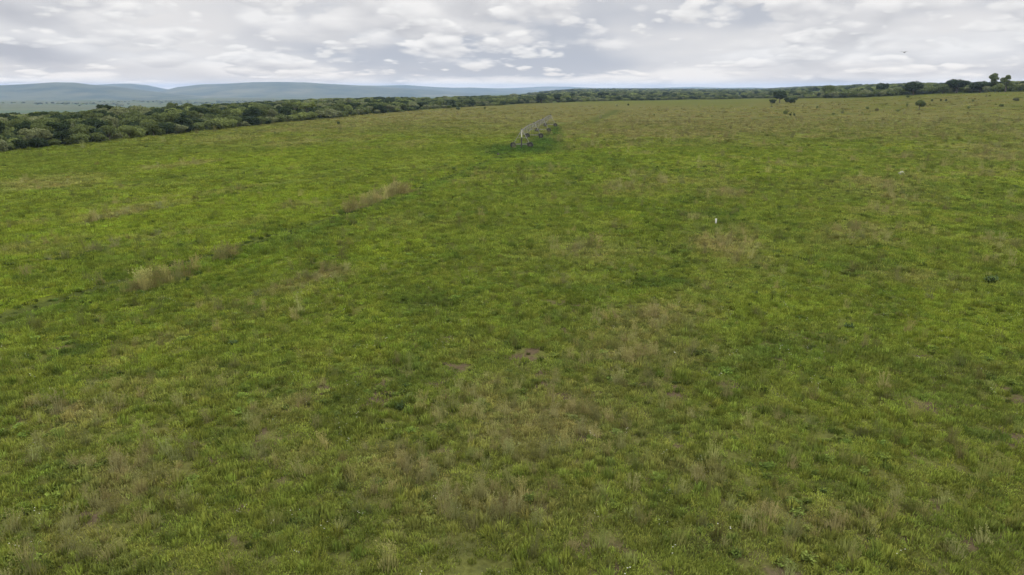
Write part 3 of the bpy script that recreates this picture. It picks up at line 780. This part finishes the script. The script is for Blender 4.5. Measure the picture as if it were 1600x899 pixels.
# individual trees of the woods
def poly_pts(u0, u1, nrow, step_fn): pass
cand = []
def try_add(x, y, h, wd, kd, colr, minf):
    for (ox, oy, orr) in occupied:
        if (ox - x) ** 2 + (oy - y) ** 2 < (minf * (orr + wd * .5)) ** 2: return
    occupied.append((x, y, wd * .5)); cand.append((x, y, h, wd, kd, colr))
rr = random.Random(11)
def pick(x, y, dep):
    n = float(fbm(np.array([x / 26.0 + 5]), np.array([y / 26.0]), 2)[0])
    q = rr.random()
    if dep < 9:
        kd = 'bush' if q < .8 else 'tree'; h = rr.uniform(2.6, 5.0) if kd == 'bush' else rr.uniform(4.5, 6.2)
        cl = rr.choice([G_GREY, G_GREY, G_LIGHT, G_LIGHT, G_MID, G_MID]) if n > .42 else rr.choice([G_MID, G_GREY, G_DARK])
    else:
        kd = 'tree' if q < .55 else ('bush' if q < .9 else 'flat'); h = rr.uniform(4.6, 7.8) if kd != 'bush' else rr.uniform(3.4, 5.2)
        cl = rr.choice([G_DARK, G_DARK, G_MID, G_MID, G_LIGHT]) if n < .52 else rr.choice([G_MID, G_GREY, G_MID, G_DARK])
    wd = h * (rr.uniform(1.15, 1.7) if kd == 'bush' else rr.uniform(.85, 1.25))
    return kd, h, wd, cl
def visible_u(x, y, z=3):
    v = np.array([x, y, z - H]); d = v @ fw
    return 800 + F * v[0] / d, 449.5 - F * (v @ up) / d
for k in range(60000):
    a = math.radians(rr.uniform(-38.5, 37)); 
    ed = float(edge_dist(np.array([math.sin(a)]), np.array([math.cos(a)]))[0])
    dep = rr.random() ** 1.8 * 150
    D = ed + dep
    if rr.random() > (130 / D) ** .55: pass
    x, y = D * math.sin(a), D * math.cos(a)
    u, v = visible_u(x, y, float(terrain(x, y)))
    if float(psum(np.array([x]), np.array([y]), [patch(1272, 147.5, 22, 3, 1.0)])[0] if 1240 < u < 1300 else 0) > .3: continue
    kd, h, wd, cl = pick(x, y, dep)
    if u > 1280 and dep < 25:      # thicket on the right: taller grey-green bushes
        kd = 'bush'; h = rr.uniform(4.5, 7.5); wd = h * rr.uniform(1.1, 1.6); cl = rr.choice([G_GREY, G_MID, G_MID])
    if u > 1270 and dep > 30: continue
    if 600 < u < 1250: h *= .85
    if rr.random() < .6 and float(fbm(np.array([x / 22.0]), np.array([y / 22.0 + 9]), 2)[0]) > .46: continue
    if rr.random() < .10: h *= 1.2; wd *= 1.1
    h *= .86; wd *= rr.uniform(.72, 1.0)
    try_add(x, y, h, wd, kd, cl, .62 if dep < 14 else .55)
    if len(cand) > 2600: break
cand.sort(key=lambda c: (math.hypot(c[0], c[1]) + .9 * float(depth_in_wood(np.array([c[0]]), np.array([c[1]]))[0])) / (c[2] ** .7))
print('wood candidates', len(cand))
ind, rest = cand[:330], cand[330:]
cn = {id(G_DARK): 'dark green', id(G_MID): 'mid green', id(G_GREY): 'grey-green', id(G_LIGHT): 'light yellow-green'}
jobs = []
ZONES = [(70, 'at the left photo edge'), (130, 'under the first hilltop'), (190, 'right of the first hilltop'), (250, 'under the second hilltop'), (310, 'under the hill saddle'),
         (390, 'right of the hill saddle'), (460, 'under the highest hill'), (530, 'under the highest hill\'s right end'), (600, 'beyond the highest hill'), (700, 'under the third rise'), (790, 'left of the machine'),
         (880, 'behind the machine'), (1000, 'right of the machine'), (1200, 'at the horizon centre'), (1300, 'around the clearing'), (1380, 'in the thicket\'s left half'), (1470, 'in the thicket\'s right half'), (5000, 'by the twin trees')]
for (x, y, h, wd, kd, cl) in ind:
    z = float(terrain(x, y)); u, v = visible_u(x, y, z + h * .5)
    dep = float(depth_in_wood(np.array([x]), np.array([y]))[0])
    word = 'bush' if kd == 'bush' else 'tree'
    zone = next(t for lim, t in ZONES if u < lim)
    row = 'on the wood\'s front edge' if dep < 7 else 'in the wood\'s second row' if dep < 18 else 'deep in the wood'
    jobs.append((u, (x, y, z, h, wd, kd, cl), word, '%s %s' % (cn[id(cl)], word), row, zone))
jobs.sort(key=lambda j: j[0])
ORD = ['', 'second', 'third', 'fourth', 'fifth', 'sixth', 'seventh', 'eighth', 'ninth', 'tenth', 'eleventh', 'twelfth', 'thirteenth', 'fourteenth', 'fifteenth', 'sixteenth', 'seventeenth', 'eighteenth', 'nineteenth', 'twentieth'] + ['twenty-' + q for q in ('first', 'second', 'third', 'fourth', 'fifth', 'sixth', 'seventh', 'eighth', 'ninth')] + ['thirtieth'] + ['thirty-' + q for q in ('first', 'second', 'third', 'fourth', 'fifth', 'sixth', 'seventh', 'eighth', 'ninth')] + ['fortieth'] * 9
count = {}
for j in jobs: count[j[3:]] = count.get(j[3:], 0) + 1
seen = {}
for u, (x, y, z, h, wd, kd, cl), word, what, row, zone in jobs:
    k = (what, row, zone); seen[k] = seen.get(k, 0) + 1; i = seen[k]; m_ = count[k]
    lead = '' if m_ == 1 else ('leftmost ' if i == 1 else 'rightmost ' if i == m_ else ORD[i - 1] + ' from left, ')
    plant(word, Vector((x, y, z)), h, wd, kd, cl, (lead + what + ' ' + row + ', ' + zone), word, ('bushes' if word == 'bush' else 'trees') + ' of the wood ' + zone, sink=.1)

# the far wood: one mass nobody could count
far_protos = []
for i in range(3): far_protos.append(bpy.data.objects.new('far_a%d' % i, crown_mesh('far_bush_%d' % i, rblobs(50 + i, 'bush'), 900, .075, m_crown_i)))
for i in range(4): far_protos.append(bpy.data.objects.new('far_b%d' % i, crown_mesh('far_tree_%d' % i, rblobs(70 + i, 'tree'), 1200, .065, m_crown_i)))
P2, K2, R2, S2, T2 = [], [], [], [], []
cols4 = np.array([G_DARK, G_MID, G_GREY, G_LIGHT])
for (x, y, h, wd, kd, cl) in rest:
    P2.append((x, y, float(terrain(x, y)) - .1)); K2.append(rr.choice([0, 1, 2]) if kd == 'bush' else rr.choice([3, 4, 5, 6]))
    R2.append((0, 0, rr.uniform(0, 6.28))); S2.append((wd, wd, h)); T2.append(cl)
def far_ring(r0, r1, spacing, hs, a0=-44, a1=42, mindep=140, pw=(.35, .3, .15, .2)):
    n = int(.5 * math.radians(a1 - a0) * (r1 * r1 - r0 * r0) / spacing ** 2)
    r = np.sqrt(rng.uniform(r0 * r0, r1 * r1, n)); a = np.radians(rng.uniform(a0, a1, n))
    x = r * np.sin(a); y = r * np.cos(a)
    dn = depth_in_wood(x, y)
    den_ = fbm(x / 130, y / 130, 3)
    kp = (dn > mindep) & (den_ > .36)
    kp &= psum(x, y, [patch(1272, 147.5, 22, 3, 1.0)]) < .3
    kp &= ~((x < -700) & (r > 2000) & ((fbm(x / 500 + 3, y / 160 + 2, 4) < .56) | (r < 3500)))
    x, y = x[kp], y[kp]; n = len(x)
    hh = rng.uniform(.7, 1.25, n) * hs
    k = rng.integers(0, 7, n); wd = hh * np.where(k < 3, 1.5, 1.15) * rng.uniform(.85, 1.2, n)
    z = terrain(x, y) - .3
    c = cols4[rng.choice(4, n, p=pw)] * rng.uniform(.8, 1.2, (n, 1))
    for i in range(n):
        P2.append((x[i], y[i], z[i])); K2.append(int(k[i])); R2.append((0, 0, rng.uniform(0, 6.28))); S2.append((wd[i], wd[i], hh[i])); T2.append(tuple(c[i]))
far_ring(300, 900, 6.5, 5.0)
# right side starts behind the thicket
far_ring(380, 900, 7.5, 5.5, 20, 38, 26, (.4, .35, .1, .15))
far_ring(900, 1900, 14, 6.5)
far_ring(1900, 4600, 36, 8.0)
far_ring(120, 420, 5.5, 4.5, -60, -38.5, 0)
wood = scatter('woodland', P2, np.array(K2), np.array(R2), np.array(S2), np.array(T2), far_protos, 'far mass of bushes and trees filling the valley to the horizon')
print('far wood', len(P2))

# ------------------------------------------------------------------ irrigation machine
def simple(name, c, rough=.6, metal=0.0, nz=None, c2=None):
    m, t, b = new_mat(name, rough, .4)
    b.inputs['Metallic'].default_value = metal
    if c2:
        g = nd(t, 'ShaderNodeNewGeometry')
        t.links.new(mixc(t, sstep(t, noise(t, g.outputs['Position'], nz or 4, 5, .65), .4, .65), c, c2), b.inputs['Base Color'])
    else: b.inputs['Base Color'].default_value = (*c, 1)
    return m
m_galv = simple('galvanised_steel', (.17, .17, .155), .7, .2, 3, (.10, .085, .07))
m_frame = simple('tower_steel', (.27, .27, .25), .65, .2, 3, (.17, .155, .13))
m_pipe = simple('weathered_pipe', (.13, .125, .11), .75, .2, 2, (.08, .065, .055))
m_tyre = simple('rubber', (.018, .018, .018), .9, 0, 6, (.04, .036, .03))
m_rim = simple('steel_rim', (.10, .095, .08), .7, .2, 5, (.06, .05, .04))
m_box = simple('dark_housing', (.03, .03, .032), .6, 0, 4, (.07, .065, .06))
m_hose = simple('rubber_hose', (.05, .05, .05), .8)
m_cream = simple('cream_plastic', (.62, .60, .50), .6, 0, 4, (.45, .42, .33))
tw = [at(815.3, 231.2), at(834.7, 216.0), at(848.3, 207.0), at(860.0, 198.6)]
tops = []
piv = bpy.data.objects.new('irrigation_machine', None); COL.objects.link(piv); piv.location = tw[0]; piv.empty_display_size = .5
tag(piv, 'long centre-pivot irrigation machine on wheeled towers standing in the green field', 'irrigation machine')
along_all = (tw[3] - tw[0]); along_all.z = 0; along_all.normalize()
ph = 4.15
def wheel(parent, c, axis):
    """tyre with lugs and a rim, axis along the span direction"""
    t = MB(); n = 24; a = axis.normalized(); b = Vector((0, 0, 1)); cxx = a.cross(b)
    prof = [(.36, -.17), (.60, -.20), (.68, -.12), (.68, .12), (.60, .20), (.36, .17)]
    vs = []; fs = []
    for i in range(n):
        q = 2 * math.pi * i / n; d = b * math.cos(q) + cxx * math.sin(q)
        for r_, o_ in prof: vs.append(c + d * r_ + a * o_)
    m_ = len(prof)
    for i in range(n):
        for k in range(m_):
            fs.append((i * m_ + k, i * m_ + (k + 1) % m_, ((i + 1) % n) * m_ + (k + 1) % m_, ((i + 1) % n) * m_ + k))
    t.add(vs, fs)
    for i in range(n):
        q = 2 * math.pi * (i + .5) / n; d = b * math.cos(q) + cxx * math.sin(q); s_ = .07 * (1 if i % 2 else -1)
        rot = Matrix((cxx * math.cos(q) - b * math.sin(q), a, d)).transposed()
        t.box(c + d * .695 + a * s_, (.07, .16, .05), 0, rot)
    ty = t.build('tyre', m_tyre, parent)
    r = MB(); r.tube([c - a * .10, c + a * .10], .41, 20); r.tube([c - a * .14, c + a * .14], .13, 12)
    for i in range(8):
        q = 2 * math.pi * i / 8; d = b * math.cos(q) + cxx * math.sin(q); r.tube([c + d * .2 + a * .11, c + d * .2 + a * .13], .025, 6)
    r.build('rim', m_rim, parent)
for i, p in enumerate(tw):
    base_ = p - tw[0]
    al = (tw[min(i + 1, 3)] - tw[max(i - 1, 0)]); al.z = 0; al.normalize()
    ac = Vector((al.y, -al.x, 0))                       # travel direction, to the right
    half = [2.05, 1.95, 1.95, 1.85][i]
    tor = bpy.data.objects.new('tower', None); COL.objects.link(tor); tor.parent = piv; tor.location = base_
    L = lambda s, f, z: ac * s + al * f + Vector((0, 0, z))
    fr = MB()
    fr.tube([L(-half, 0, .85), L(half, 0, .85)], .075, 8)
    fr.tube([L(-half * .95, .0, .95), L(-.14, -.35, ph - .1)], .05, 6); fr.tube([L(-half * .95, .0, .95), L(-.14, .35, ph - .1)], .05, 6)
    fr.tube([L(half * .95, .0, .95), L(.14, -.35, ph - .1)], .06, 6); fr.tube([L(half * .95, .0, .95), L(.14, .35, ph - .1)], .05, 6)
    for f in (.45, .72):
        q = half * .95 * (1 - f) + .14 * f; z = .95 + (ph - 1.05) * f
        fr.tube([L(-q, -.35 * f, z), L(q, -.35 * f, z)], .03, 6); fr.tube([L(-q, .35 * f, z), L(q, .35 * f, z)], .03, 6)
    fr.box(L(0, 0, ph - .1), (.5, .5, .08), 0)
    for s in (-1, 1): fr.box(L(s * half, 0, .72), (.12, .12, .36))
    fr.build('frame', m_frame, tor)
    for s in (-1, 1):
        wh = bpy.data.objects.new('wheel', None); COL.objects.link(wh); wh.parent = piv; wh.location = base_
        wheel(wh, L(s * half, -.12, .68), al)
    mo = MB(); mo.box(L(half * .72, -.02, 1.02), (.6, .4, .45)); mo.tube([L(-half * .8, 0, .98), L(half * .8, 0, .98)], .025, 6); mo.box(L(-half, .12, .75), (.3, .3, .4)); mo.box(L(half, .12, .75), (.3, .3, .4))
    mo.build('drive_motor', m_box, piv).location = base_
    cb = MB(); cb.box(L(-.05, -.5, ph + .18), (.32, .26, .42)); cb.tube([L(-.05, -.5, ph + .3), L(-.05, -.5, ph + 1.2)], .02, 6)
    cb.build('control_box', m_box, piv).location = base_
    if i == 0:
        hp = MB(); hp.box(L(.0, -.75, 1.35), (.34, .28, 2.2)); hp.build('supply_cabinet', m_box, piv).location = base_
        vp = MB(); vp.tube([L(.0, -.8, ph + .1), L(.02, -.82, ph * .62)], .13, 8); vp.tube([L(-.02, -1.3, ph + .02), L(.1, -.1, ph - .5)], .09, 8)
        vp.build('drop_pipe', m_cream, piv).location = base_
        ov = MB(); ov.tube([L(0, 0, ph), L(0, -2.4, ph - .05)], .085, 8); ov.build('end_boom', m_pipe, piv).location = base_
for i in range(3):
    a = tw[i] - tw[0]; b = tw[i + 1] - tw[0]; al = (b - a).normalized(); ac = Vector((al.y, -al.x, 0)).normalized(); Ls = (b - a).length
    sp = bpy.data.objects.new('span', None); COL.objects.link(sp); sp.parent = piv; sp.location = (0, 0, 0)
    def arch(t): return 4 * t * (1 - t) * .25
    def pt(t, s, z): return a.lerp(b, t) + ac * s + Vector((0, 0, ph + arch(t) + z))
    pm = MB(); pm.tube([pt(k / 16, 0, 0) for k in range(17)], .08, 8); pm.build('pipe', m_pipe, sp)
    nb = 7; tm_ = MB(); lo = 1.05
    T = [(k + .5) / nb for k in range(nb)]
    for s in (-.75, .75):
        rod = [pt(0.01, 0, 0)] + [pt(t, s, -lo) for t in T] + [pt(.99, 0, 0)]
        for q0, q1 in zip(rod[:-1], rod[1:]): tm_.tube([q0, q1], .022, 5)
    for k, t in enumerate(T):
        tm_.tube([pt(t, -.75, -lo), pt(t, .75, -lo)], .028, 5)
        for s in (-.75, .75):
            tm_.tube([pt(t, s, -lo), pt(max(t - .5 / nb, 0), 0, 0)], .028, 5); tm_.tube([pt(t, s, -lo), pt(min(t + .5 / nb, 1), 0, 0)], .028, 5)
    tm_.build('truss', m_galv, sp)
    nd_ = int(Ls / 4.2)
    for k in range(nd_):
        t = (k + .5) / nd_; s = .22 if k % 2 else -.22
        hb_ = MB(); hb_.tube([pt(t, 0, .05), pt(t, s * .6, .28), pt(t, s, .05), pt(t, s, -2.4)], .018, 5); hb_.tube([pt(t, s, -2.4), pt(t, s, -2.6)], .04, 6)
        hb_.build('drop_hose', m_hose, sp)

# ------------------------------------------------------------------ small things
p = at(1118.3, 351.5)
mk = bpy.data.objects.new('marker_post', None); COL.objects.link(mk); mk.location = p
tag(mk, 'short white pipe standing upright in the grass beside a dark green patch', 'marker post')
b_ = MB(); b_.tube([(0, 0, -.2), (0, 0, .26)], .06, 12); b_.build('stem', simple('grey_pipe', (.28, .28, .24), .7, 0, 9, (.2, .19, .14)), mk, smooth=False)
b_ = MB(); b_.tube([(0, 0, .2), (0, 0, .62)], .085, 16); b_.tube([(0, 0, .62), (0, 0, .64)], [.095, .08], 16); b_.build('sleeve', simple('white_plastic', (.62, .62, .57), .6, 0, 9, (.42, .41, .34)), mk)
# pale boulder
def rock(name, u, v, wpx, hpx, mat, label, cat):
    p, h, wd = px_size(u, v, hpx, wpx)
    vs = []; fs = []; n, m_ = 12, 7; r = random.Random(int(u))
    for i in range(m_):
        th = math.pi * i / (m_ - 1)
        for k in range(n):
            q = 2 * math.pi * k / n; j = 1 + r.uniform(-.14, .14) if 0 < i < m_ - 1 else 1
            vs.append((math.sin(th) * math.cos(q) * wd * .5 * j, math.sin(th) * math.sin(q) * wd * .4 * j, math.cos(th) * h * j * (.95 if th < 1.6 else .3)))
    for i in range(m_ - 1):
        for k in range(n): fs.append((i * n + k, (i + 1) * n + k, (i + 1) * n + (k + 1) % n, i * n + (k + 1) % n))
    o = mesh_obj(name, vs, fs, mat); o.location = p; tag(o, label, cat)
rock('boulder', 1408.5, 274, 10, 7, simple('pale_stone', (.24, .235, .16), .9, 0, 6, (.16, .16, .09)), 'small pale boulder lying in the grass on the right', 'rock')
rock('boulder', 778.3, 243, 4, 4, simple('dark_stone', (.04, .035, .03), .9, 0, 6, (.08, .07, .05)), 'small dark stone on the grass left below the irrigation machine', 'rock')

# weed plants with upright leaves
m_weed = simple('weed_leaf', (.035, .062, .012), 1.0, 0, 12, (.055, .085, .018))
def weed(u, v, hpx, wpx, label, spike=True):
    p, h, wd = px_size(u, v, hpx, wpx); r = random.Random(int(u * 3))
    root = bpy.data.objects.new('weed_plant', None); COL.objects.link(root); root.location = p; tag(root, label, 'weed')
    mb = MB()
    for i in range(120):
        a = r.uniform(0, 6.28); q = wd * .5 * r.random() ** .6; z = h * .62 * r.random(); c = Vector((q * math.cos(a), q * math.sin(a), z))
        b = r.uniform(0, 6.28); d = Vector((math.cos(b), math.sin(b), r.uniform(.2, 1.4))) * wd * .3; e = Vector((-math.sin(b), math.cos(b), 0)) * wd * .07
        mb.add([c, c + d * .5 + e, c + d, c + d * .5 - e], [(0, 1, 2, 3)])
    mb.build('leaves', m_weed, root)
    st = MB()
    for i in range(3): st.tube([(0, 0, -.05), (wd * .12 * (i - 1), 0, h * .3), (wd * .3 * (i - .6), .02, h * (.65 + .17 * i))], [.012, .01, .004], 5)
    if spike:
        for i in range(16):
            z = h * (.6 + .4 * i / 16); a = i * 2.4; c = Vector((wd * .42, 0, z)); d = Vector((math.cos(a), math.sin(a), 1.0)) * .06 * wd / .4
            e = Vector((-math.sin(a), math.cos(a), 0)) * .02; st.add([c, c + d * .5 + e, c + d, c + d * .5 - e], [(0, 1, 2, 3)])
    st.build('stems', m_weed, root)
weed(1547.5, 446, 18, 16, 'dark green weed with an upright spike, alone near the right edge')
weed(625, 641, 16, 9, 'dark green upright weed in the short grass below the centre')
weed(1325, 514, 9, 12, 'low dark weed clump in green grass right of the brown patches')
weed(1178, 462, 7, 10, 'small low dark weed in the field, below the white pipe')
weed(365, 541, 10, 12, 'small dark weed at left in the bright green grass', False)

# bird in the air
bp = ray(1413, 82); bp = bp / np.linalg.norm(bp) * 95
bird = bpy.data.objects.new('bird', None); COL.objects.link(bird); bird.location = (bp[0], bp[1], bp[2] + H); bird.rotation_euler = (0, 0, .5)
tag(bird, 'small dark bird gliding under the clouds on the right', 'bird')
m_bird = simple('dark_feathers', (.05, .045, .04), .8)
b_ = MB()
b_.tube([(-.19, 0, 0), (-.14, 0, .01), (0, 0, 0), (.1, 0, .0), (.15, 0, .02), (.19, 0, .02), (.22, 0, .01)], [.008, .03, .05, .04, .028, .026, .004], 10)
b_.add([(-.15, -.015, 0), (-.15, .015, 0), (-.28, .05, 0), (-.28, -.05, 0)], [(0, 1, 2, 3)])
for s in (-1, 1):
    b_.add([(.08, s * .03, .02), (-.06, s * .03, .02), (-.07, s * .25, .09), (.07, s * .24, .09), (-.10, s * .46, .05), (-.02, s * .48, .05)], [(0, 1, 2, 3), (3, 2, 4, 5)])
b_.build('body', m_bird, bird)

# ------------------------------------------------------------------ air
hz_m = bpy.data.materials.new('air'); hz_m.use_nodes = True
ht_ = hz_m.node_tree; ht_.nodes.clear()
pv = nd(ht_, 'ShaderNodeVolumePrincipled'); pv.inputs['Color'].default_value = (.46, .62, .86, 1); pv.inputs['Density'].default_value = 6.4e-5; pv.inputs['Anisotropy'].default_value = .0
oo = nd(ht_, 'ShaderNodeOutputMaterial'); ht_.links.new(pv.outputs[0], oo.inputs['Volume'])
zb, zt = float(min(gz.min(), hz.min())) - 1.0, float(max(hz.max(), H)) + 12
hb2 = MB(); hb2.box((0, 0, (zb + zt) / 2), (34000, 34000, zt - zb))
hz_o = hb2.build('haze', hz_m); tag(hz_o, 'thin blue haze over the far plain and hills', kind='stuff')
print('done', len(scene.objects))
